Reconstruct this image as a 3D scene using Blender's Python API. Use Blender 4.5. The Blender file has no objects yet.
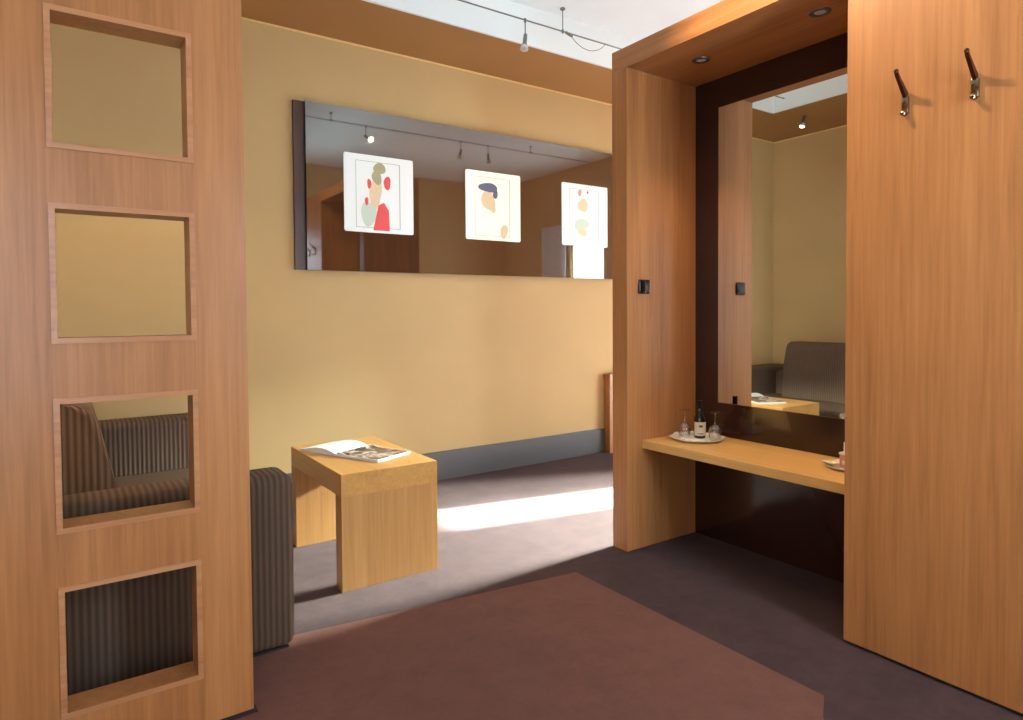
import bpy, bmesh, math, random
from mathutils import Vector, Matrix
random.seed(7)
sc = bpy.context.scene
C = sc.collection
PI = math.pi

# ------------------------------------------------------------------ camera
F_PX, CX, CY = 653.57, 511.5, 329.31
yaw, pit, rol = math.radians(55.5305), math.radians(-1.5772), math.radians(-0.3949)
f_ = Vector((math.cos(yaw)*math.cos(pit), math.sin(yaw)*math.cos(pit), math.sin(pit)))
R_ = f_.cross(Vector((0, 0, 1))).normalized()
U_ = R_.cross(f_)
R2 = math.cos(rol)*R_ + math.sin(rol)*U_
U2 = -math.sin(rol)*R_ + math.cos(rol)*U_
cam = bpy.data.cameras.new('camera')
cam.sensor_fit = 'HORIZONTAL'
cam.sensor_width = 36
cam.lens = F_PX/1023*36
cam.shift_y = (CY-360)/1023
cam.clip_start = 0.02
co = bpy.data.objects.new('camera', cam)
M = Matrix((R2, U2, -f_)).transposed().to_4x4()
M.translation = Vector((0, 0, 1.12))
co.matrix_world = M
C.objects.link(co)
sc.camera = co

# ------------------------------------------------------------------ colour, world, lights
sc.view_settings.view_transform = 'Standard'
sc.view_settings.look = 'None'
sc.view_settings.gamma = 1
sc.view_settings.exposure = 0.0
sc.view_settings.use_curve_mapping = False
sc.cycles.use_denoising = True
sc.cycles.max_bounces = 10
sc.cycles.diffuse_bounces = 6
sc.cycles.glossy_bounces = 6
sc.cycles.transparent_max_bounces = 12
sc.cycles.sample_clamp_indirect = 6

w = bpy.data.worlds.new('sky')
sc.world = w
w.use_nodes = True
w.node_tree.nodes['Background'].inputs[0].default_value = (0.75, 0.87, 1, 1)
w.node_tree.nodes['Background'].inputs[1].default_value = 1.5


def lamp(name, kind, loc, direction, energy, col, **kw):
    l = bpy.data.lights.new(name, kind)
    l.energy = energy
    l.color = col
    for k, v in kw.items():
        setattr(l, k, v)
    o = bpy.data.objects.new(name, l)
    o.location = loc
    o.rotation_euler = Vector(direction).to_track_quat('-Z', 'Y').to_euler()
    C.objects.link(o)
    return o


DAY = (0.80, 0.90, 1.0)
WARM = (1.0, 0.72, 0.42)
# low sun through the glazed door at the far end of the room
lamp('sun', 'SUN', (8, 1, 4), (-1, 0.2, -0.5), 240.0, (0.97, 0.97, 0.92), angle=math.radians(1.2))
# daylight in the door and window openings
lamp('daylight_side_door', 'AREA', (5.62, 2.3, 1.02), (-1, 0, -0.0), 78, DAY, shape='RECTANGLE', size=0.42, size_y=1.95)
lamp('daylight_end_window', 'AREA', (5.62, 1.28, 1.02), (-1, 0, 0), 90, DAY, shape='RECTANGLE', size=0.62, size_y=1.95)
lamp('daylight_back_window', 'AREA', (1.72, -0.72, 1.45), (0.0, 1, 0), 62, (0.72, 0.86, 1.0), shape='RECTANGLE', size=0.5, size_y=1.3)
lamp('daylight_left_window', 'AREA', (-2.12, 0.35, 1.45), (1, 0.15, -0.05), 6.5, DAY, shape='RECTANGLE', size=1.2, size_y=1.5)
lamp('daylight_rear_window', 'AREA', (-0.4, -0.72, 1.3), (0.0, 1, 0), 21, (0.70, 0.84, 1.0), shape='RECTANGLE', size=0.8, size_y=1.6)
# bright sky seen low over the yard through the glazed side door
lamp('daylight_sky', 'AREA', (9.0, 2.1, 3.3), (-7.0, 0.5, -3.3), 36000, (0.90, 1.0, 0.88), shape='RECTANGLE', size=1.8, size_y=0.9)
# unseen light added above the portal to brighten the white ceiling
lamp('added_ceiling_fill', 'AREA', (2.38, 1.2, 2.36), (0.0, 0, 1), 11, (0.62, 0.93, 1.0), shape='RECTANGLE', size=0.3, size_y=2.4)


# ------------------------------------------------------------------ materials
def lin(c):
    return tuple(((v/255)/12.92 if v/255 <= 0.04045 else ((v/255+0.055)/1.055)**2.4) for v in c)+(1,)


def mat(name, col, rough=0.6, metal=0, coat=0, spec=0.5, **kw):
    m = bpy.data.materials.new(name)
    m.use_nodes = True
    b = m.node_tree.nodes['Principled BSDF']
    b.inputs['Base Color'].default_value = lin(col)
    b.inputs['Roughness'].default_value = rough
    b.inputs['Metallic'].default_value = metal
    b.inputs['Coat Weight'].default_value = coat
    b.inputs['Coat Roughness'].default_value = 0.12
    b.inputs['Specular IOR Level'].default_value = spec
    for k, v in kw.items():
        b.inputs[k].default_value = v
    return m


def ramp(nt, fac, stops):
    r = nt.nodes.new('ShaderNodeValToRGB')
    while len(r.color_ramp.elements) < len(stops):
        r.color_ramp.elements.new(0.5)
    for e, (p, c) in zip(r.color_ramp.elements, stops):
        e.position = p
        e.color = lin(c)
    nt.links.new(fac, r.inputs[0])
    return r.outputs[0]


def coords(nt, scale, kind='Object', rot=(0, 0, 0)):
    tc = nt.nodes.new('ShaderNodeTexCoord')
    mp = nt.nodes.new('ShaderNodeMapping')
    mp.inputs['Scale'].default_value = scale
    mp.inputs['Rotation'].default_value = rot
    nt.links.new(tc.outputs[kind], mp.inputs[0])
    return mp.outputs[0]


def noise(nt, vec, scale, detail=4, rough=0.5, dist=0.0):
    n = nt.nodes.new('ShaderNodeTexNoise')
    n.inputs['Scale'].default_value = scale
    n.inputs['Detail'].default_value = detail
    n.inputs['Roughness'].default_value = rough
    n.inputs['Distortion'].default_value = dist
    nt.links.new(vec, n.inputs['Vector'])
    return n.outputs[0]


def bump(nt, b, h, strength, dist=0.002):
    bp = nt.nodes.new('ShaderNodeBump')
    bp.inputs['Strength'].default_value = strength
    bp.inputs['Distance'].default_value = dist
    nt.links.new(h, bp.inputs['Height'])
    nt.links.new(bp.outputs[0], b.inputs['Normal'])


def wood(name, axis, lo, mid, hi, rough=0.42, coat=0.25):
    """straight-grained beech veneer, grain along axis"""
    m = mat(name, mid, rough, coat=coat)
    m.node_tree.nodes['Principled BSDF'].inputs['Coat Roughness'].default_value = 0.28
    nt = m.node_tree
    b = nt.nodes['Principled BSDF']
    s = [1.0, 1.0, 1.0]
    s['xyz'.index(axis)] = 0.035
    v = coords(nt, s)
    n1 = noise(nt, v, 70, 5, 0.6, 0.3)
    v2 = coords(nt, [q if q < 1 else 0.9 for q in s])
    n2 = noise(nt, v2, 9, 3, 0.5, 0.6)
    mx = nt.nodes.new('ShaderNodeMix')
    mx.inputs[0].default_value = 0.5
    nt.links.new(n1, mx.inputs[2])
    nt.links.new(n2, mx.inputs[3])
    nt.links.new(ramp(nt, mx.outputs[0], [(0.34, lo), (0.5, mid), (0.66, hi)]), b.inputs['Base Color'])
    bump(nt, b, n1, 0.06)
    return m


LO, MI, HI = (152, 98, 56), (174, 117, 69), (190, 132, 82)
W_Z = wood('beech_veneer_upright', 'z', LO, MI, HI)
W_Y = wood('beech_veneer_lengthwise', 'y', LO, MI, HI)
W_X = wood('beech_veneer_crosswise', 'x', LO, MI, HI)
W_T = wood('pale_beech_edging', 'x', (168, 114, 76), (188, 133, 93), (200, 148, 108), 0.3)
T_Z = wood('table_beech_upright', 'z', (164, 116, 66), (180, 131, 77), (194, 146, 90))
T_Y = wood('table_beech_top', 'y', (176, 126, 66), (192, 142, 78), (206, 156, 90), 0.35, 0.3)


def wall_mat(name, col):
    m = mat(name, col, 0.75, spec=0.3)
    nt = m.node_tree
    b = nt.nodes['Principled BSDF']
    v = coords(nt, (1, 1, 1))
    n = noise(nt, v, 2.2, 5, 0.55)
    c2 = tuple(int(q*0.98) for q in col)
    nt.links.new(ramp(nt, n, [(0.35, c2), (0.65, col)]), b.inputs['Base Color'])
    bump(nt, b, noise(nt, v, 180, 3), 0.05)
    return m


WALL = wall_mat('khaki_paint', (196, 168, 118))
SOFFIT_TINT = wall_mat('khaki_paint_bounce_tint', (166, 124, 74))  # wall khaki browned, warm bounced light painted into the colour
WHITE = wall_mat('white_ceiling_paint', (230, 238, 238))


def carpet(name, a, b_):
    m = mat(name, a, 0.95, spec=0.1)
    nt = m.node_tree
    b = nt.nodes['Principled BSDF']
    v = coords(nt, (1, 1, 1))
    n = noise(nt, v, 7.0, 8, 0.8)
    f = noise(nt, v, 420, 2, 0.5)
    mx = nt.nodes.new('ShaderNodeMix')
    mx.inputs[0].default_value = 0.35
    nt.links.new(n, mx.inputs[2])
    nt.links.new(f, mx.inputs[3])
    nt.links.new(ramp(nt, mx.outputs[0], [(0.38, a), (0.62, b_)]), b.inputs['Base Color'])
    bump(nt, b, f, 0.5, 0.003)
    b.inputs['Sheen Weight'].default_value = 0.06
    return m


CARPET = carpet('dark_mauve_carpet', (60, 43, 45), (77, 57, 58))
PATCH = carpet('red_brown_floor', (103, 68, 59), (119, 80, 70))


def fabric(name, axis, both=False):
    m = mat(name, (90, 76, 62), 0.9, spec=0.15)
    nt = m.node_tree
    b = nt.nodes['Principled BSDF']
    i = 'xyz'.index(axis)
    s = [0.0, 0.0, 0.0]
    s[i] = 1
    v = coords(nt, s)
    if both:
        dp = nt.nodes.new('ShaderNodeVectorMath')
        dp.operation = 'DOT_PRODUCT'
        dp.inputs[1].default_value = (1, 1, 0)
        tc = nt.nodes.new('ShaderNodeTexCoord')
        nt.links.new(tc.outputs['Object'], dp.inputs[0])
        cb = nt.nodes.new('ShaderNodeCombineXYZ')
        nt.links.new(dp.outputs['Value'], cb.inputs[0])
        v = cb.outputs[0]
    wv = nt.nodes.new('ShaderNodeTexWave')
    wv.wave_type = 'BANDS'
    wv.bands_direction = axis.upper()
    wv.inputs['Scale'].default_value = 16.5
    wv.inputs['Distortion'].default_value = 0
    nt.links.new(v, wv.inputs['Vector'])
    nt.links.new(ramp(nt, wv.outputs['Fac'], [(0.1, (80, 65, 55)), (0.9, (100, 82, 68))]), b.inputs['Base Color'])
    bump(nt, b, wv.outputs['Fac'], 0.5, 0.004)
    return m


FAB_X = fabric('ribbed_brown_fabric', 'x')
FAB_Y = fabric('ribbed_brown_fabric_back', 'y')
DARKGLOSS = mat('dark_brown_gloss_panel', (46, 26, 20), 0.13, spec=0.5)
PICGLASS = mat('smoked_brown_glass', (66, 42, 28), 0.03, IOR=2.3)
PICSIDE = mat('dark_brown_board', (72, 44, 33), 0.35)
BASEB = mat('slate_baseboard', (86, 88, 90), 0.3)
DARK = mat('dark_plinth', (38, 30, 30), 0.7)
MIRROR = mat('mirror_glass', (232, 232, 225), 0.008, 1.0)
CHROME = mat('chrome', (160, 140, 120), 0.16, 1.0)
BRONZE = mat('dark_bronze', (70, 30, 22), 0.35, 0.5)
STEEL = mat('brushed_steel', (120, 120, 120), 0.35, 0.9)
BLACKP = mat('black_plastic', (26, 16, 18), 0.18)
PORC = mat('white_porcelain', (238, 230, 222), 0.2)
PAPER = mat('white_paper', (240, 240, 238), 0.7)
LABEL = mat('cream_label', (222, 214, 194), 0.6)
INK = mat('printed_ink', (90, 88, 80), 0.7)
PINK = mat('pink_card', (216, 150, 130), 0.6)
SACHET = mat('pale_yellow_sachet', (232, 222, 176), 0.5)
BOTTLE = mat('dark_bottle_glass', (14, 12, 14), 0.06, spec=0.7)
GLASS = None
CURT = mat('pale_blue_curtain', (214, 224, 230), 0.85)
FRAME = mat('white_window_frame', (232, 232, 228), 0.4)
LENS = mat('lamp_lens', (210, 210, 205), 0.2)


def emis(name, col, s):
    m = mat(name, col, 0.4)
    b = m.node_tree.nodes['Principled BSDF']
    b.inputs['Emission Color'].default_value = lin(col)
    b.inputs['Emission Strength'].default_value = s
    return m


BULB = emis('lit_halogen_bulb', (255, 236, 200), 30)
BULB_LOW = emis('dim_halogen_bulb', (190, 185, 180), 0.05)


def pane_mat():
    m = bpy.data.materials.new('window_pane')
    m.use_nodes = True
    nt = m.node_tree
    nt.nodes.clear()
    o = nt.nodes.new('ShaderNodeOutputMaterial')
    t = nt.nodes.new('ShaderNodeBsdfTransparent')
    g = nt.nodes.new('ShaderNodeBsdfGlossy')
    g.inputs['Roughness'].default_value = 0.01
    mx = nt.nodes.new('ShaderNodeMixShader')
    mx.inputs[0].default_value = 0.06
    nt.links.new(t.outputs[0], mx.inputs[1])
    nt.links.new(g.outputs[0], mx.inputs[2])
    nt.links.new(mx.outputs[0], o.inputs[0])
    return m


PANE = pane_mat()
GLASS = pane_mat()
GLASS.name = 'clear_glass'
_nt = GLASS.node_tree
_lw = _nt.nodes.new('ShaderNodeLayerWeight')
_lw.inputs[0].default_value = 0.35
_rm = _nt.nodes.new('ShaderNodeMapRange')
_rm.inputs['To Min'].default_value = 0.16
_rm.inputs['To Max'].default_value = 0.75
_nt.links.new(_lw.outputs['Facing'], _rm.inputs[0])
_nt.links.new(_rm.outputs[0], [n for n in _nt.nodes if n.type == 'MIX_SHADER'][0].inputs[0])


# ------------------------------------------------------------------ mesh helpers
def box(bm, x0, y0, z0, x1, y1, z1):
    v = [bm.verts.new(p) for p in ((x0, y0, z0), (x1, y0, z0), (x1, y1, z0), (x0, y1, z0),
                                   (x0, y0, z1), (x1, y0, z1), (x1, y1, z1), (x0, y1, z1))]
    for q in ((0, 3, 2, 1), (4, 5, 6, 7), (0, 1, 5, 4), (1, 2, 6, 5), (2, 3, 7, 6), (3, 0, 4, 7)):
        bm.faces.new([v[i] for i in q])


def B(*boxes, bev=0.0, seg=2):
    bm = bmesh.new()
    for b in boxes:
        box(bm, *b)
    if bev:
        bmesh.ops.bevel(bm, geom=list(bm.edges), offset=bev, segments=seg, profile=0.5, affect='EDGES')
    return bm


def lathe(prof, c=(0, 0, 0), n=32, bm=None, axis=None):
    """revolve (r, z) profile; closed ends where r == 0"""
    bm = bm or bmesh.new()
    rot = Matrix.Identity(3) if axis is None else Vector((0, 0, 1)).rotation_difference(Vector(axis)).to_matrix()
    rings = []
    for r, z in prof:
        if r < 1e-6:
            rings.append([bm.verts.new(Vector(c)+rot@Vector((0, 0, z)))])
        else:
            rings.append([bm.verts.new(Vector(c)+rot@Vector((r*math.cos(2*PI*k/n), r*math.sin(2*PI*k/n), z))) for k in range(n)])
    for a, b in zip(rings, rings[1:]):
        for k in range(n):
            k2 = (k+1) % n
            if len(a) == 1 and len(b) == 1:
                continue
            if len(a) == 1:
                bm.faces.new((a[0], b[k2], b[k]))
            elif len(b) == 1:
                bm.faces.new((a[k], a[k2], b[0]))
            else:
                bm.faces.new((a[k], a[k2], b[k2], b[k]))
    return bm


def tube(pts, r, n=10, bm=None):
    bm = bm or bmesh.new()
    pts = [Vector(p) for p in pts]
    rings = []
    for i, p in enumerate(pts):
        t = (pts[min(i+1, len(pts)-1)]-pts[max(i-1, 0)]).normalized()
        a = t.orthogonal().normalized() if i == 0 else (prev - t*prev.dot(t)).normalized()
        prev = a
        b = t.cross(a)
        rr = r[i] if isinstance(r, (list, tuple)) else r
        rings.append([bm.verts.new(p+rr*(math.cos(2*PI*k/n)*a+math.sin(2*PI*k/n)*b)) for k in range(n)])
    for a, b in zip(rings, rings[1:]):
        for k in range(n):
            bm.faces.new((a[k], a[(k+1) % n], b[(k+1) % n], b[k]))
    bm.faces.new(rings[0][::-1])
    bm.faces.new(rings[-1])
    return bm


def prism(poly, z0, z1, bm=None, f=lambda x, y, z: (x, y, z)):
    bm = bm or bmesh.new()
    lo = [bm.verts.new(f(x, y, z0)) for x, y in poly]
    hi = [bm.verts.new(f(x, y, z1)) for x, y in poly]
    n = len(poly)
    bm.faces.new(lo[::-1])
    bm.faces.new(hi)
    for k in range(n):
        bm.faces.new((lo[k], lo[(k+1) % n], hi[(k+1) % n], hi[k]))
    return bm


def wpos(o):
    v = Vector((0, 0, 0))
    while o:
        v += Vector(o.location)
        o = o.parent
    return v


def obj(name, bm, m, parent=None, smooth=False, origin=None):
    """link bm (world coordinates) as one mesh object"""
    bmesh.ops.recalc_face_normals(bm, faces=bm.faces)
    me = bpy.data.meshes.new(name)
    off = Vector(origin) if origin is not None else (wpos(parent) if parent else Vector((0, 0, 0)))
    bmesh.ops.translate(bm, vec=-off, verts=bm.verts)
    bm.to_mesh(me)
    bm.free()
    me.materials.append(m)
    o = bpy.data.objects.new(name, me)
    C.objects.link(o)
    if parent:
        o.parent = parent
        o.location = off-wpos(parent)
    else:
        o.location = off
    if smooth:
        for p in me.polygons:
            p.use_smooth = True
        me.set_sharp_from_angle(angle=math.radians(40))
    return o


def tag(o, label, cat, group=None, kind=None):
    o['label'] = label
    o['category'] = cat
    if group:
        o['group'] = group
    if kind:
        o['kind'] = kind
    return o


def thing(name, label, cat, loc, group=None):
    o = bpy.data.objects.new(name, None)
    o.empty_display_size = 0.1
    C.objects.link(o)
    o.location = loc
    return tag(o, label, cat, group)


def struct(name, bm, m, label=None):
    o = obj(name, bm, m)
    o['kind'] = 'structure'
    if label:
        o['label'] = label
    return o


# ------------------------------------------------------------------ room shell
Y1 = 3.847          # long picture wall
XL = -0.56          # wall behind the sofa
X2 = 5.5            # end wall with the glazed doors
YB = -0.6           # wall behind the camera
ZS, ZC = 2.75, 2.98
YS, XS = 3.28, 0.30  # edge of the lowered soffit
struct('floor', B((-2.1, YB-0.1, -0.1, X2+0.1, Y1+0.1, 0)), CARPET)
struct('ceiling', B((-2.1, YB-0.1, ZC, X2+0.1, Y1+0.1, ZC+0.1)), WHITE)
struct('wall_picture', B((XL-0.1, Y1, 0, X2+0.1, Y1+0.1, ZC)), WALL)
struct('wall_sofa', B((XL-0.1, 1.75, 0, XL, Y1, ZC), (-2.1, 1.65, 0, XL, 1.75, ZC)), WALL)
# wall left of the camera, with a window opening
struct('wall_left', B((-2.1, YB, 0, -2.0, 1.65, 0.7), (-2.1, YB, 2.2, -2.0, 1.65, ZC),
                      (-2.1, YB, 0.7, -2.0, -0.25, 2.2), (-2.1, 0.95, 0.7, -2.0, 1.65, 2.2)), WALL)
# wall behind the camera, with a window opening
struct('wall_back', B((-2.1, YB-0.1, 0, -0.82, YB, ZC), (0.02, YB-0.1, 0, 1.47, YB, ZC), (-0.82, YB-0.1, 0, 0.02, YB, 0.45), (-0.82, YB-0.1, 2.1, 0.02, YB, ZC), (1.97, YB-0.1, 0, X2+0.1, YB, ZC),
                      (1.47, YB-0.1, 0, 1.97, YB, 0.8), (1.47, YB-0.1, 2.1, 1.97, YB, ZC)), WALL)
# end wall, with a glazed door and a sidelight
struct('wall_end', B((X2, YB, 2.0, X2+0.1, Y1, ZC), (X2, YB, 0, X2+0.1, 0.97, 2.0),
                     (X2, 1.6, 0, X2+0.1, 2.08, 2.0), (X2, 2.52, 0, X2+0.1, Y1, 2.0)), WALL)
# lowered soffit: khaki underside with bounced light put into its colour, white fascia
struct('trim_1', B((XL, YS, ZS, X2, Y1, ZS+0.02), (XL, 1.75, ZS, XS, YS, ZS+0.02)), SOFFIT_TINT)
struct('trim_2', B((XS+0.0, YS-0.012, ZS-0.003, X2, YS+0.004, ZC), (XS-0.004, 1.75, ZS-0.003, XS+0.012, YS-0.012, ZC)), WHITE)
struct('trim_3', B((XL, Y1-0.010, ZS-0.010, X2, Y1, ZS), (XL, 1.75, ZS-0.010, XL+0.010, Y1-0.010, ZS)), mat('pale_edge_bead', (225, 195, 130), 0.5))
struct('baseboard_picture', B((XL, Y1-0.014, 0, X2, Y1, 0.19), bev=0.002), BASEB)
struct('baseboard_sofa', B((XL, 1.75, 0, XL+0.014, Y1-0.014, 0.19)), BASEB)


def glazing(name, axis, p, a0, a1, z0, z1, mull):
    def bx(u0, v0, u1, v1, d0=-0.02, d1=0.03):
        return (p+d0, u0, v0, p+d1, u1, v1) if axis == 'x' else (u0, p+d0, v0, u1, p+d1, v1)
    t = 0.035
    bs = [bx(a0, z0, a0+t, z1), bx(a1-t, z0, a1, z1), bx(a0+t, z0, a1-t, z0+t), bx(a0+t, z1-t, a1-t, z1)]
    for mm in mull:
        bs.append(bx(mm-0.012, z0+t, mm+0.012, z1-t))
    fr = struct(name, B(*bs), FRAME)
    pn = obj('pane', B(bx(a0+t, z0+t, a1-t, z1-t, 0.001, 0.005)), PANE, fr)
    pn['kind'] = 'structure'
    return fr


glazing('door_1', 'x', X2+0.05, 0.97, 1.6, 0.0, 2.0, [])
glazing('window_1', 'x', X2+0.05, 2.08, 2.52, 0.0, 2.0, [2.33])
glazing('window_2', 'x', -2.05, -0.25, 0.95, 0.7, 2.2, [0.35])
glazing('window_3', 'y', YB-0.05, 1.47, 1.97, 0.8, 2.1, [])

glazing('window_4', 'y', YB-0.05, -0.82, 0.02, 0.45, 2.1, [])

# curtain beside the door on the end wall
bm = bmesh.new()
pts = [(X2-0.05+0.022*math.sin(k*1.1), 0.42+0.5*k/60) for k in range(61)]
prism(pts+[(x-0.004, y) for x, y in pts[::-1]], 0.02, 2.25, bm)
cu = obj('curtain', bm, CURT, origin=(X2-0.05, 0.67, 0.02), smooth=True)
tag(cu, 'pale blue folded curtain hanging beside the glazed end door, mirrored in the dark glass', 'curtain')

# thin flat area of red-brown colour on top of the darker carpet
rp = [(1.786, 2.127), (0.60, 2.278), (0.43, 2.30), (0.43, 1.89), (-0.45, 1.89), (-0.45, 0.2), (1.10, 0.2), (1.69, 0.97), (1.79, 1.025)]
ru = obj('patch', prism(rp, 0.0, 0.004), PATCH, origin=(0.9, 1.2, 0))
tag(ru, 'large flat red-brown patch lying on the dark mauve carpet in the foreground', 'patch')

# ------------------------------------------------------------------ left screen panel with four square openings
PX0, PX1, PY0, PY1, PZT = -0.141, 0.419, 1.90, 1.985, 2.319
OX0, OX1 = -0.010, 0.279
OZ = [(0.153, 0.450), (0.605, 0.905), (1.063, 1.372), (1.528, 1.838)]
t = thing('room_divider', 'tall freestanding beech room divider panel pierced by four square openings, left foreground', 'divider', ((PX0+PX1)/2, PY0, 0))
bs = [(PX0, PY0, 0.012, OX0, PY1, PZT), (OX1, PY0, 0.012, PX1, PY1, PZT)]
zz = [0.012]+[v for p in OZ for v in p]+[PZT]
for k in range(0, len(zz), 2):
    bs.append((OX0, PY0, zz[k], OX1, PY1, zz[k+1]))
bm = B(*bs)
bmesh.ops.remove_doubles(bm, verts=bm.verts, dist=1e-5)
obj('panel', bm, W_Z, t)
obj('plinth', B((PX0+0.015, PY0+0.012, 0, PX1-0.012, PY1-0.012, 0.012)), DARK, t)
for z0, z1 in OZ:
    fw, d = 0.013, 0.004
    # mitred raised edging round the opening
    bm = bmesh.new()
    o_ = [(OX0-fw, z0-fw), (OX1+fw, z0-fw), (OX1+fw, z1+fw), (OX0-fw, z1+fw)]
    i_ = [(OX0, z0), (OX1, z0), (OX1, z1), (OX0, z1)]
    vo = [[bm.verts.new((x, y, z)) for x, z in o_] for y in (PY0, PY0-d)]
    vi = [[bm.verts.new((x, y, z)) for x, z in i_] for y in (PY0, PY0-d)]
    for k in range(4):
        k2 = (k+1) % 4
        bm.faces.new((vo[1][k], vo[1][k2], vi[1][k2], vi[1][k]))
        bm.faces.new((vo[0][k], vo[0][k2], vo[1][k2], vo[1][k]))
        bm.faces.new((vi[0][k], vi[0][k2], vi[1][k2], vi[1][k]))
        bm.faces.new((vo[0][k], vi[0][k], vi[0][k2], vo[0][k2]))
    obj('opening_trim', bm, W_T, t)

# ------------------------------------------------------------------ wooden portal with niche
QX, QB = 2.137, 2.66          # front face, back
QY0, QN0, QN1, QY1 = 0.25, 1.158, 2.175, 2.271
QZ, QZT = 2.226, 2.319
t = thing('wooden_portal', 'large freestanding beech portal with wide plain side panel and a mirrored dressing niche', 'wall unit', (QX, (QY0+QY1)/2, 0))
obj('side_post', B((QX, QN1, 0, QB, QY1, QZ), bev=0.001), W_Z, t)
obj('header', B((QX, QY0, QZ, QB, QY1, QZT), bev=0.001), W_Y, t)
obj('wide_panel', B((QX, QY0, 0.012, QB, QN0, QZ), bev=0.001), W_Z, t)
obj('plinth', B((QX+0.012, QY0+0.01, 0, QB-0.01, QN0-0.01, 0.012)), DARK, t)
bp = obj('back_panel', B((2.610, QN0, 0.0, QB-0.005, QN1, QZ)), DARKGLOSS, t)
bp['label'] = 'dark brown gloss back panel of the niche'
obj('shelf', B((2.233, QN0, 0.473, 2.610, QN1, 0.511), bev=0.0015), wood('shelf_beech', 'y', (216, 166, 98), (228, 180, 110), (236, 190, 122), 0.32, 0.3), t)

mi = obj('wall_mirror', B((2.602, QN0+0.001, 0.672, 2.610, 2.034, 2.088), bev=0.003, seg=1), MIRROR, origin=(2.610, 1.6, 0.678))
tag(mi, 'tall frameless mirror on the dark back wall of the wooden niche', 'mirror')


def downlight(x, y, z, label):
    t = thing('recessed_downlight', label, 'ceiling light', (x, y, z), 'downlights in the niche top')
    obj('trim_ring', lathe([(0.021, 0.0), (0.021, -0.003), (0.030, -0.006), (0.038, -0.004), (0.040, 0.0), (0.021, 0.0)], (x, y, z), 32), STEEL, t, True)
    obj('lamp_lens', lathe([(0.0, -0.0015), (0.012, -0.002), (0.021, -0.001), (0.021, 0.0), (0, 0)], (x, y, z), 24), BULB_LOW, t, True)
    lamp('downlight_beam', 'SPOT', (x, y, z-0.01), (0, 0, -1), 21, WARM, spot_size=math.radians(62), spot_blend=0.7, shadow_soft_size=0.008)
    return t


downlight(2.353, 1.931, QZ, 'small round recessed downlight in the niche top, nearer the narrow side post')
downlight(2.348, 1.377, QZ, 'small round recessed downlight in the niche top, nearer the wide coat-hook panel')

# light switch on the inner face of the side post
t = thing('light_switch', 'small black square light switch on the inner side of the narrow beech post', 'light switch', (2.242, QN1, 1.229))
obj('plate', B((2.207, QN1-0.012, 1.197, 2.277, QN1, 1.264), bev=0.006, seg=3), BLACKP, t, True)
obj('rocker', B((2.219, QN1-0.016, 1.208, 2.265, QN1-0.0125, 1.253), bev=0.0015), BLACKP, t, True)


def coat_hook(y, label):
    x, z0 = QX, 1.70
    t = thing('coat_hook', label, 'coat hook', (x, y, z0), 'coat hooks on the wide panel')
    obj('hook_body', B((x-0.011, y-0.010, z0+0.012, x, y+0.010, z0+0.066), bev=0.002), CHROME, t, True)
    # long dark blade rising and leaning outward
    pr = [(0.0, 0.062), (-0.010, 0.060), (-0.062, 0.118), (-0.066, 0.126), (-0.062, 0.129), (-0.054, 0.121), (0.0, 0.078)]
    obj('hook_blade', prism([(px, pz) for px, pz in pr], -0.0050, 0.0050, f=lambda a, b, c: (x+a, y+c, z0+b)), BRONZE, t)
    obj('hook_tip', lathe([(0, -0.006), (0.005, -0.005), (0.007, 0), (0.005, 0.006), (0, 0.007)], (x-0.064, y, z0+0.130), 14), BRONZE, t, True)
    bm = tube([(x, y, z0+0.012), (x-0.012, y, z0+0.008), (x-0.020, y, z0+0.012)], [0.004, 0.004, 0.005], 10)
    lathe([(0, -0.008), (0.006, -0.006), (0.0085, 0), (0.006, 0.006), (0, 0.008)], (x-0.020, y, z0+0.013), 16, bm)
    obj('lower_peg', bm, CHROME, t, True)
    return t


coat_hook(0.975, 'chrome coat hook with dark upswept blade, the one nearer the mirror niche')
coat_hook(0.790, 'chrome coat hook with dark upswept blade, the one farther from the mirror niche')

# ------------------------------------------------------------------ objects on the shelf
SZ = 0.511


def tray(cx, cy, r, n, label):
    t = thing('serving_tray', label, 'tray', (cx, cy, SZ))
    bm = bmesh.new()
    prof = [(0.0, 0.0), (0.70, 0.0), (0.90, 0.004), (1.0, 0.011), (1.0, 0.014), (0.88, 0.008), (0.70, 0.004), (0.0, 0.004)]
    N = 64
    rings = []
    for rr, z in prof:
        if rr == 0:
            rings.append([bm.verts.new((cx, cy, SZ+z))])
        else:
            ring = []
            for k in range(N):
                a = 2*PI*k/N
                q = rr*r*(1+0.035*math.cos(n*a)*rr)
                ring.append(bm.verts.new((cx+q*math.cos(a), cy+q*math.sin(a), SZ+z+(0.002*math.cos(n*a) if rr == 1.0 else 0))))
            rings.append(ring)
    for a, b in zip(rings, rings[1:]):
        for k in range(N):
            k2 = (k+1) % N
            if len(a) == 1:
                bm.faces.new((a[0], b[k2], b[k]))
            elif len(b) == 1:
                bm.faces.new((a[k], a[k2], b[0]))
            else:
                bm.faces.new((a[k], a[k2], b[k2], b[k]))
    obj('tray_dish', bm, PORC, t, True)
    return t


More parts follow.
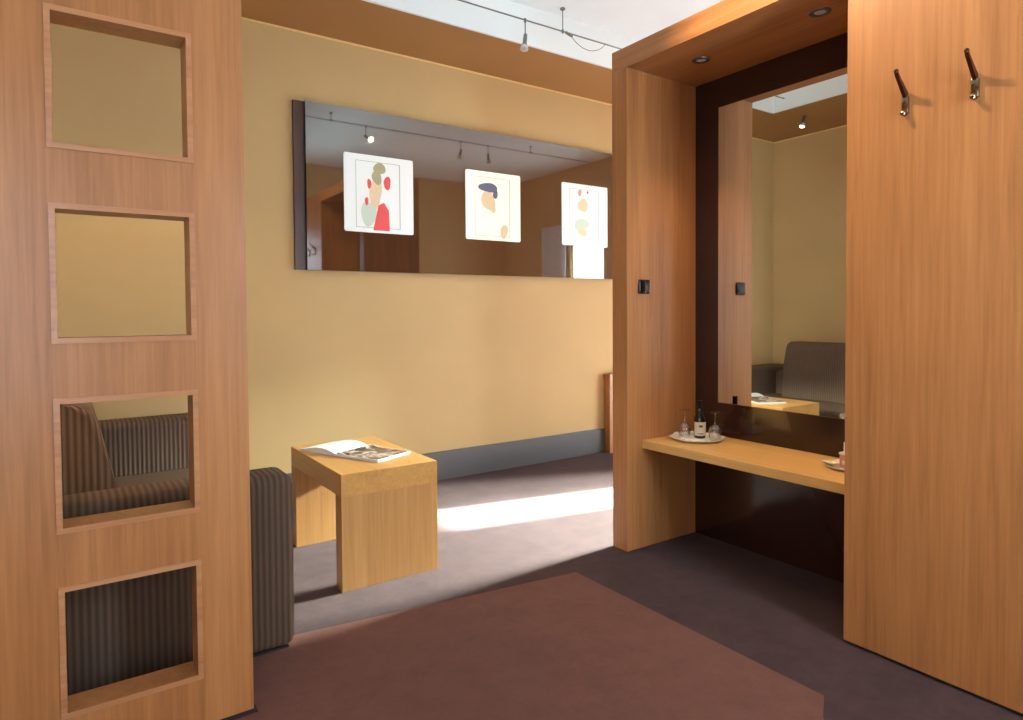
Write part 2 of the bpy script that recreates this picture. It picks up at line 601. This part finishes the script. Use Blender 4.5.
TX, TY, TZ = 2.455, 2.036, SZ+0.004
tray(TX, TY, 0.124, 8, 'white scalloped tray carrying a bottle and two upturned glasses on the niche shelf')
bm = prism([(TX+(0.072+0.008*math.cos(12*a))*math.cos(a), TY+(0.072+0.008*math.cos(12*a))*math.sin(a)) for a in [2*PI*k/72 for k in range(72)]], TZ, TZ+0.001)
tag(obj('paper_doily', bm, PAPER, origin=(TX, TY, TZ)), 'white paper doily under the small wine bottle on the tray', 'doily')
bx_, by_, bz_ = 2.470, 2.032, TZ+0.001
t = thing('wine_bottle', 'small dark wine bottle with a cream label standing on the white tray', 'bottle', (bx_, by_, bz_))
t.scale = (1.15, 1.15, 1)
obj('glass_body', lathe([(0, 0.003), (0.018, 0.0), (0.0225, 0.003), (0.0235, 0.010), (0.0235, 0.088), (0.021, 0.102), (0.0125, 0.122), (0.0095, 0.132), (0.0090, 0.168), (0.0, 0.168)], (bx_, by_, bz_), 32), BOTTLE, t, True)
obj('capsule', lathe([(0.0098, 0.140), (0.0105, 0.141), (0.0105, 0.171), (0.0112, 0.172), (0.0112, 0.178), (0.0, 0.179)], (bx_, by_, bz_), 28), mat('black_foil', (22, 18, 20), 0.55), t, True)
cdir = math.atan2(-by_, -bx_)+0.15
bm = bmesh.new()
r = 0.0240
va = [(cdir-1.25+2.5*k/16) for k in range(17)]
lo = [bm.verts.new((bx_+r*math.cos(a), by_+r*math.sin(a), bz_+0.014)) for a in va]
hi = [bm.verts.new((bx_+r*math.cos(a), by_+r*math.sin(a), bz_+0.078)) for a in va]
for k in range(16):
    bm.faces.new((lo[k], lo[k+1], hi[k+1], hi[k]))
lb = obj('bottle_label', bm, LABEL, t, True)
lb['label'] = 'cream paper label'
r = 0.0243
for (z0, z1, a0, a1) in ((0.054, 0.064, -0.30, 0.34), (0.022, 0.026, -0.5, 0.5)):
    bm = bmesh.new()
    q = [cdir+a0+(a1-a0)*k/6 for k in range(7)]
    lo = [bm.verts.new((bx_+r*math.cos(a), by_+r*math.sin(a), bz_+z0)) for a in q]
    hi = [bm.verts.new((bx_+r*math.cos(a), by_+r*math.sin(a), bz_+z1)) for a in q]
    for k in range(6):
        bm.faces.new((lo[k], lo[k+1], hi[k+1], hi[k]))
    obj('label_print', bm, INK, lb)


def wine_glass(x, y, label):
    z = TZ+0.001
    t = thing('wine_glass', label, 'wine glass', (x, y, z), 'upturned glasses on the tray')
    # standing on its rim, foot in the air
    obj('bowl', lathe([(0.0245, 0.0), (0.0285, 0.018), (0.0300, 0.036), (0.0250, 0.056), (0.012, 0.068), (0.0, 0.071),
                       (0.0, 0.069), (0.011, 0.066), (0.0238, 0.0545), (0.0286, 0.036), (0.0272, 0.018), (0.0232, 0.0), (0.0245, 0.0)], (x, y, z), 32), GLASS, t, True)
    obj('stem', lathe([(0, 0.0712), (0.006, 0.0712), (0.0035, 0.080), (0.0032, 0.115), (0.006, 0.1228), (0, 0.1228)], (x, y, z), 16), GLASS, t, True)
    obj('foot', lathe([(0, 0.123), (0.010, 0.123), (0.027, 0.1275), (0.0275, 0.1290), (0.0, 0.1290)], (x, y, z), 32), GLASS, t, True)
    return t


wine_glass(2.440, 2.098, 'upturned clear wine glass on the tray, between the bottle and the side post')
wine_glass(2.492, 1.962, 'upturned clear wine glass on the tray, on the mirror side of the bottle')

# second small tray, mostly behind the wide panel
T2X, T2Y = 2.462, 1.315
tray(T2X, T2Y, 0.085, 6, 'small white tray with tea things, half hidden behind the wide beech panel')
t = thing('tea_box', 'small pink and white open card box standing on the smaller tray', 'box', (2.47, 1.31, SZ+0.004))
obj('box_body', B((2.445, 1.285, SZ+0.004, 2.500, 1.345, SZ+0.052), bev=0.0015), PINK, t)
o = obj('box_rim', B((2.443, 1.283, SZ+0.052, 2.502, 1.347, SZ+0.060), bev=0.001), PAPER, t)
o['label'] = 'white rim band'
o = obj('box_print', B((2.4435, 1.297, SZ+0.018), (2.4445, 1.330, SZ+0.040)) if False else B((2.4438, 1.297, SZ+0.016, 2.4449, 1.333, SZ+0.030)), PAPER, t)
o['label'] = 'white printed band'
bm = bmesh.new()
box(bm, 2.462, 1.296, SZ+0.060, 2.4635, 1.338, SZ+0.098)
box(bm, 2.474, 1.292, SZ+0.060, 2.4755, 1.332, SZ+0.090)
tag(obj('paper_card', bm, PAPER, origin=(2.47, 1.31, SZ+0.060)), 'white folded paper card standing on top of the pink box', 'card')
bm = B((-0.03, -0.016, 0, 0.03, 0.016, 0.006), bev=0.002)
bmesh.ops.rotate(bm, verts=bm.verts, cent=(0, 0, 0), matrix=Matrix.Rotation(1.2, 3, 'Z'))
bmesh.ops.translate(bm, verts=bm.verts, vec=(2.435, 1.372, SZ+0.0145))
tag(obj('sachet', bm, SACHET, origin=(2.435, 1.372, SZ+0.0145)), 'pale yellow sachet lying over the rim of the smaller tray', 'sachet')

# ------------------------------------------------------------------ side table
SX0, SX1, SY0, SY1, SH = 0.898, 1.328, 2.513, 3.20, 0.474
t = thing('side_table', 'low beech table with solid panel legs under an open magazine', 'table', ((SX0+SX1)/2, (SY0+SY1)/2, 0))
obj('table_top', B((SX0, SY0, SH-0.092, SX1, SY1, SH), bev=0.0015), T_Y, t)
obj('leg', B((SX0, SY0, 0, SX1, SY0+0.068, SH-0.092), bev=0.001), T_Z, t)
obj('leg', B((SX0, SY1-0.068, 0, SX1, SY1, SH-0.092), bev=0.001), T_Z, t)

# open magazine
t = thing('magazine', 'open glossy magazine with a white left page lying on the side table', 'magazine', (1.10, 2.90, SH))
ang = math.atan2(-0.914, 0.405)
t.rotation_euler = (0, 0, ang)


def page_block(u0, u1, hfun, thick, name, m, lift=0.0, n=16, d=0.105):
    bm = bmesh.new()
    rows = []
    for k in range(n+1):
        u = u0+(u1-u0)*k/n
        h = hfun(k/n)
        rows.append([bm.verts.new((u, s*d, lift+z)) for s in (-1, 1) for z in ((h-thick) if thick else 0, h)])
    for a, b in zip(rows, rows[1:]):
        bm.faces.new((a[1], b[1], b[3], a[3]))
        bm.faces.new((a[0], a[2], b[2], b[0]))
        bm.faces.new((a[0], b[0], b[1], a[1]))
        bm.faces.new((a[2], a[3], b[3], b[2]))
    bm.faces.new(rows[0])if False else None
    bm.faces.new((rows[0][0], rows[0][1], rows[0][3], rows[0][2]))
    bm.faces.new((rows[-1][0], rows[-1][2], rows[-1][3], rows[-1][1]))
    bmesh.ops.recalc_face_normals(bm, faces=bm.faces)
    me = bpy.data.meshes.new(name)
    bm.to_mesh(me)
    bm.free()
    me.materials.append(m)
    for p in me.polygons:
        p.use_smooth = True
    me.set_sharp_from_angle(angle=math.radians(40))
    o = bpy.data.objects.new(name, me)
    C.objects.link(o)
    o.parent = t
    return o


def photo_mat():
    m = mat('dark_photo_print', (90, 75, 70), 0.18)
    nt = m.node_tree
    b = nt.nodes['Principled BSDF']
    v = coords(nt, (1, 1, 1))
    n = noise(nt, v, 16, 4, 0.6, 0.8)
    nt.links.new(ramp(nt, n, [(0.38, (46, 46, 50)), (0.5, (104, 86, 78)), (0.64, (196, 182, 172))]), b.inputs['Base Color'])
    return m


page_block(-0.245, 0.0, lambda s: 0.006+0.030*math.sin(PI*min(1, s*1.02))**1.0*(0.35+0.65*s), 0, 'left_pages', PAPER)
o = page_block(0.0, 0.250, lambda s: 0.010+0.010*math.exp(-((s-0.06)/0.10)**2), 0, 'right_pages', PAPER)
o = page_block(0.022, 0.242, lambda s: 0.0108+0.010*math.exp(-((0.088+s*0.88-0.06)/0.10)**2), 0.0006, 'photo_page', photo_mat(), d=0.1)
o['label'] = 'dark colour photograph page'

# ------------------------------------------------------------------ sofa
t = thing('sofa', 'brown ribbed fabric sofa with low arms and a rounded back behind the pierced divider', 'sofa', (0.1, 2.95, 0))


def cushion(name, b, m, bev, seg=5):
    bm = bmesh.new()
    box(bm, *b)
    bmesh.ops.bevel(bm, geom=list(bm.edges), offset=bev, segments=seg, profile=0.5, affect='EDGES')
    return obj(name, bm, m, t, True)


obj('plinth', B((-0.26, 2.20, 0.004, 0.60, 3.66, 0.012)), DARK, t)
cushion('arm', (-0.30, 2.18, 0.012, 0.622, 2.36, 0.587), FAB_X, 0.035)
cushion('arm', (-0.30, 3.50, 0.03, 0.622, 3.69, 0.617), FAB_X, 0.035)
cushion('seat', (-0.06, 2.362, 0.03, 0.615, 3.498, 0.375), FAB_Y, 0.03)
cushion('back_frame', (-0.30, 2.362, 0.03, -0.062, 3.498, 0.575), FAB_Y, 0.03)
# raised rounded back cushion with a raked front
bm = bmesh.new()
pr = [(-0.17, 0.577), (-0.06, 0.577), (-0.06, 0.377), (0.15, 0.377), (0.135, 0.56), (0.085, 0.785), (0.07, 0.815), (0.045, 0.835), (0.0, 0.842), (-0.10, 0.842), (-0.14, 0.832), (-0.165, 0.80)]
prism(pr, 2.40, 3.30, bm, f=lambda a, b, c: (a, c, b))
ee = [e for e in bm.edges if abs(e.verts[0].co.y-e.verts[1].co.y) < 1e-6]
bmesh.ops.bevel(bm, geom=ee, offset=0.022, segments=4, profile=0.5, affect='EDGES')
obj('back_cushion', bm, fabric('ribbed_brown_fabric_cushion', 'x', True), t, True)

# ------------------------------------------------------------------ dark glass picture panel with three prints
GX0, GX1, GZ0, GZ1 = 1.178, 4.15, 1.37, 2.345
GF = Y1-0.045
t = thing('picture_panel', 'long dark brown glass panel floating on the khaki wall behind three prints', 'wall panel', ((GX0+GX1)/2, Y1, GZ0))
obj('glass_sheet', B((GX0, GF, GZ0, GX1, GF+0.008, GZ1)), PICGLASS, t)
obj('backing_board', B((GX0-0.062, GF+0.025, GZ0, GX1, Y1, GZ1)), PICSIDE, t)
obj('spacer_rail', B((GX0+0.05, GF+0.008, GZ0+0.05, GX1-0.05, GF+0.025, GZ1-0.05)), PICSIDE, t)


def rounded(x0, z0, x1, z1, r, y0, y1, n=5):
    poly = []
    for cx, cz, a0 in ((x1-r, z1-r, 0), (x0+r, z1-r, PI/2), (x0+r, z0+r, PI), (x1-r, z0+r, 1.5*PI)):
        for k in range(n+1):
            a = a0+PI/2*k/n
            poly.append((cx+r*math.cos(a), cz+r*math.sin(a)))
    return prism(poly, y0, y1, f=lambda a, b, c: (a, c, b))


def flat(poly, y, th=0.0006):
    return prism(poly, y-th, y, f=lambda a, b, c: (a, c, b))


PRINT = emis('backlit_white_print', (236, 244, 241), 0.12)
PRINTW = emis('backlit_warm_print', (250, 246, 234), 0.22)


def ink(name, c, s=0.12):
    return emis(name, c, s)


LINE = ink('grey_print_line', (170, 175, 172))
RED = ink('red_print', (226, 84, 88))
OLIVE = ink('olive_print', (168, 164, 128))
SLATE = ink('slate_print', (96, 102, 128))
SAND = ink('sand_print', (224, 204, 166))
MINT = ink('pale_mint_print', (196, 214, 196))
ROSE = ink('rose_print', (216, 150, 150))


def print_board(x0, x1, z0, z1, board, label, shapes):
    y = GF
    t = thing('art_print', label, 'picture', ((x0+x1)/2, y, z0), 'prints on the dark glass panel')
    obj('board', rounded(x0, z0, x1, z1, 0.012, y-0.006, y), board, t)
    ya = y-0.006
    W, H = x1-x0, z1-z0
    fr = []
    a0, a1, b0, b1 = x0+0.16*W, x0+0.80*W, z0+0.06*H, z0+0.92*H
    for q in ((a0, b0, a1, b0+0.003), (a0, b1-0.003, a1, b1), (a0, b0+0.003, a0+0.003, b1-0.003), (a1-0.005, b0+0.003, a1, b1-0.003)):
        fr.append((q[0], ya-0.0008, q[1], q[2], ya, q[3]))
    obj('print_border', B(*fr), LINE, t)
    k = 0
    for m, poly in shapes:
        k += 1
        obj('print_shape', flat([(x0+u*W, z0+v*H) for u, v in poly], ya, 0.0006+0.0002*k), m, t)


def blob(cu, cv, ru, rv, n=18, seed=1, wob=0.12):
    rr = random.Random(seed)
    ph = [rr.uniform(0, 6.28) for _ in range(3)]
    return [(cu+ru*(1+wob*math.sin(2*a+ph[0])+wob*0.6*math.sin(3*a+ph[1]))*math.cos(a),
             cv+rv*(1+wob*math.sin(2*a+ph[0])+wob*0.6*math.sin(3*a+ph[1]))*math.sin(a)) for a in [2*PI*k/n for k in range(n)]]


print_board(1.401, 1.855, 1.609, 2.079, PRINT, 'white square print with red and olive abstract shapes, leftmost on the dark glass panel', [
    (MINT, blob(0.34, 0.24, 0.10, 0.18, seed=4)),
    (SAND, blob(0.44, 0.52, 0.09, 0.20, seed=2)),
    (OLIVE, blob(0.50, 0.84, 0.08, 0.08, seed=3)),
    (OLIVE, blob(0.46, 0.72, 0.075, 0.085, seed=5)),
    (RED, [(0.40, 0.03), (0.64, 0.03), (0.63, 0.30), (0.56, 0.40), (0.48, 0.36)]),
    (RED, blob(0.61, 0.66, 0.055, 0.08, seed=6)),
    (RED, blob(0.35, 0.63, 0.025, 0.07, seed=7)),
    (RED, blob(0.31, 0.40, 0.022, 0.06, seed=8)),
])
print_board(2.242, 2.689, 1.609, 2.075, PRINTW, 'white square print with slate and cream abstract shapes, middle of the dark glass panel', [
    (SAND, blob(0.40, 0.58, 0.12, 0.15, seed=11)),
    (SAND, blob(0.48, 0.48, 0.05, 0.08, seed=12)),
    (SLATE, blob(0.40, 0.77, 0.155, 0.075, seed=13)),
    (SLATE, blob(0.53, 0.68, 0.04, 0.07, seed=14)),
    (SAND, blob(0.69, 0.14, 0.07, 0.10, seed=15)),
])
print_board(3.067, 3.521, 1.612, 2.076, PRINT, 'white square print with faint beige abstract shapes, rightmost next to the wooden post', [
    (SAND, blob(0.45, 0.66, 0.10, 0.12, seed=21)),
    (MINT, blob(0.42, 0.34, 0.16, 0.10, seed=22)),
    (SAND, blob(0.44, 0.22, 0.09, 0.07, seed=25)),
    (ROSE, blob(0.38, 0.86, 0.04, 0.05, seed=23)),
    (SLATE, blob(0.55, 0.88, 0.02, 0.02, seed=24)),
])

# ------------------------------------------------------------------ radiator cover behind the portal
t = thing('radiator_cover', 'low beech radiator cover against the khaki wall behind the portal post', 'radiator cover', (4.2, Y1-0.1, 0))
obj('cover_front', B((3.52, Y1-0.075, 0.0, 4.9, Y1-0.057, 0.60), bev=0.001), W_Z, t)
obj('cover_side', B((3.52, Y1-0.057, 0.0, 3.538, Y1-0.0142, 0.60)), W_Z, t)
obj('cover_top', B((3.515, Y1-0.080, 0.60, 4.905, Y1-0.001, 0.622), bev=0.001), W_X, t)

# ------------------------------------------------------------------ track lighting
RZ = 2.84


def rail(y, x0, x1, hang, label, loop=None, RZ=RZ):
    t = thing('track_rail', label, 'lighting track', ((x0+x1)/2, y, ZC), 'lighting tracks under the ceiling')
    obj('rail_bar', tube([(x0, y, RZ), (x1, y, RZ)], 0.0045, 10), STEEL, t, True)
    for x in hang:
        bm = tube([(x, y, RZ), (x, y, ZC-0.008)], 0.003, 8)
        lathe([(0, 0), (0.016, 0), (0.016, -0.008), (0.0, -0.010)], (x, y, ZC), 20, bm)
        lathe([(0, -0.012), (0.008, -0.010), (0.008, 0.010), (0, 0.012)], (x, y, RZ), 14, bm)
        obj('hanger', bm, STEEL, t, True)
    if loop:
        bm = tube([(loop+0.30*s, y-0.01, RZ-0.075*math.sin(PI*s)**0.7+0.0) for s in [k/24 for k in range(25)]], 0.0022, 8)
        obj('cable_loop', bm, STEEL, t, True)
        bm = tube([(loop-0.02, y, RZ), (loop+0.03, y, RZ-0.012)], 0.009, 10)
        obj('connector', bm, STEEL, t, True)
    return t


rail(3.171, -0.4, 5.3, [-0.1, 1.2, 2.575, 4.2], 'thin grey lighting track along the soffit edge with a hanging cable loop', 2.62)
rail(1.60, 0.5, 5.3, [0.7, 2.1, 4.4], 'thin grey lighting track over the portal, mirrored in the dark glass', RZ=2.91)


def spot(x, y, label, aim, lit, drop=0.10, cone=75):
    RZ = 2.84 if y > 3 else 2.91
    t = thing('track_spotlight', label, 'spotlight', (x, y, RZ), 'spotlights on the lighting tracks')
    a = Vector(aim).normalized()
    top = Vector((x, y, RZ-0.006))
    hinge = Vector((x, y, RZ-drop))
    bm = tube([top+Vector((0, 0, 0.014)), top-Vector((0, 0, 0.008))], 0.0075, 12)
    obj('clamp', bm, STEEL, t, True)
    obj('stem', tube([top-Vector((0, 0, 0.008)), hinge], 0.0035, 10), STEEL, t, True)
    obj('lamp_body', tube([hinge-a*0.022, hinge-a*0.016, hinge+a*0.045, hinge+a*0.055], [0.007, 0.012, 0.013, 0.016], 18), STEEL, t, True)
    obj('reflector', tube([hinge+a*0.055, hinge+a*0.068, hinge+a*0.084], [0.012, 0.022, 0.025], 20), LENS, t, True)
    c = hinge+a*0.0845
    obj('bulb', lathe([(0, 0), (0.017, 0.0), (0.018, 0.003), (0, 0.006)], c, 20, axis=a), BULB if lit else BULB_LOW, t, True)
    if lit:
        lamp('spot_beam', 'SPOT', c+a*0.012, a, lit, WARM, spot_size=math.radians(cone), spot_blend=0.6, shadow_soft_size=0.02)
    return t


spot(2.29, 3.171, 'small silver spotlight hanging from the track in front of the brown soffit', (-0.25, -0.2, -1), 0)
spot(0.02, 3.171, 'small silver spotlight over the sofa, seen in the niche mirror', (0.25, 0.12, -1), 40)
spot(2.44, 1.60, 'lit spotlight over the portal making the bright streak in the dark glass', (0.2, 1, -0.55), 12)
spot(3.49, 1.60, 'silver spotlight reflected in the dark glass, closer to the middle print', (-0.3, 0.1, -1), 0)
spot(3.83, 1.60, 'silver spotlight reflected in the dark glass, closer to the rightmost print', (0.2, -0.2, -1), 0)
spot(1.40, 1.60, 'spotlight in front of the portal aimed at the coat-hook panel', (1, -0.45, -0.75), 85, cone=96)
spot(1.12, 1.60, 'unseen spotlight added to warm the sofa, aimed over the side table', (-0.95, 0.85, -2.1), 200, cone=15)  # lamp out of view, added for the warm glow on the sofa back
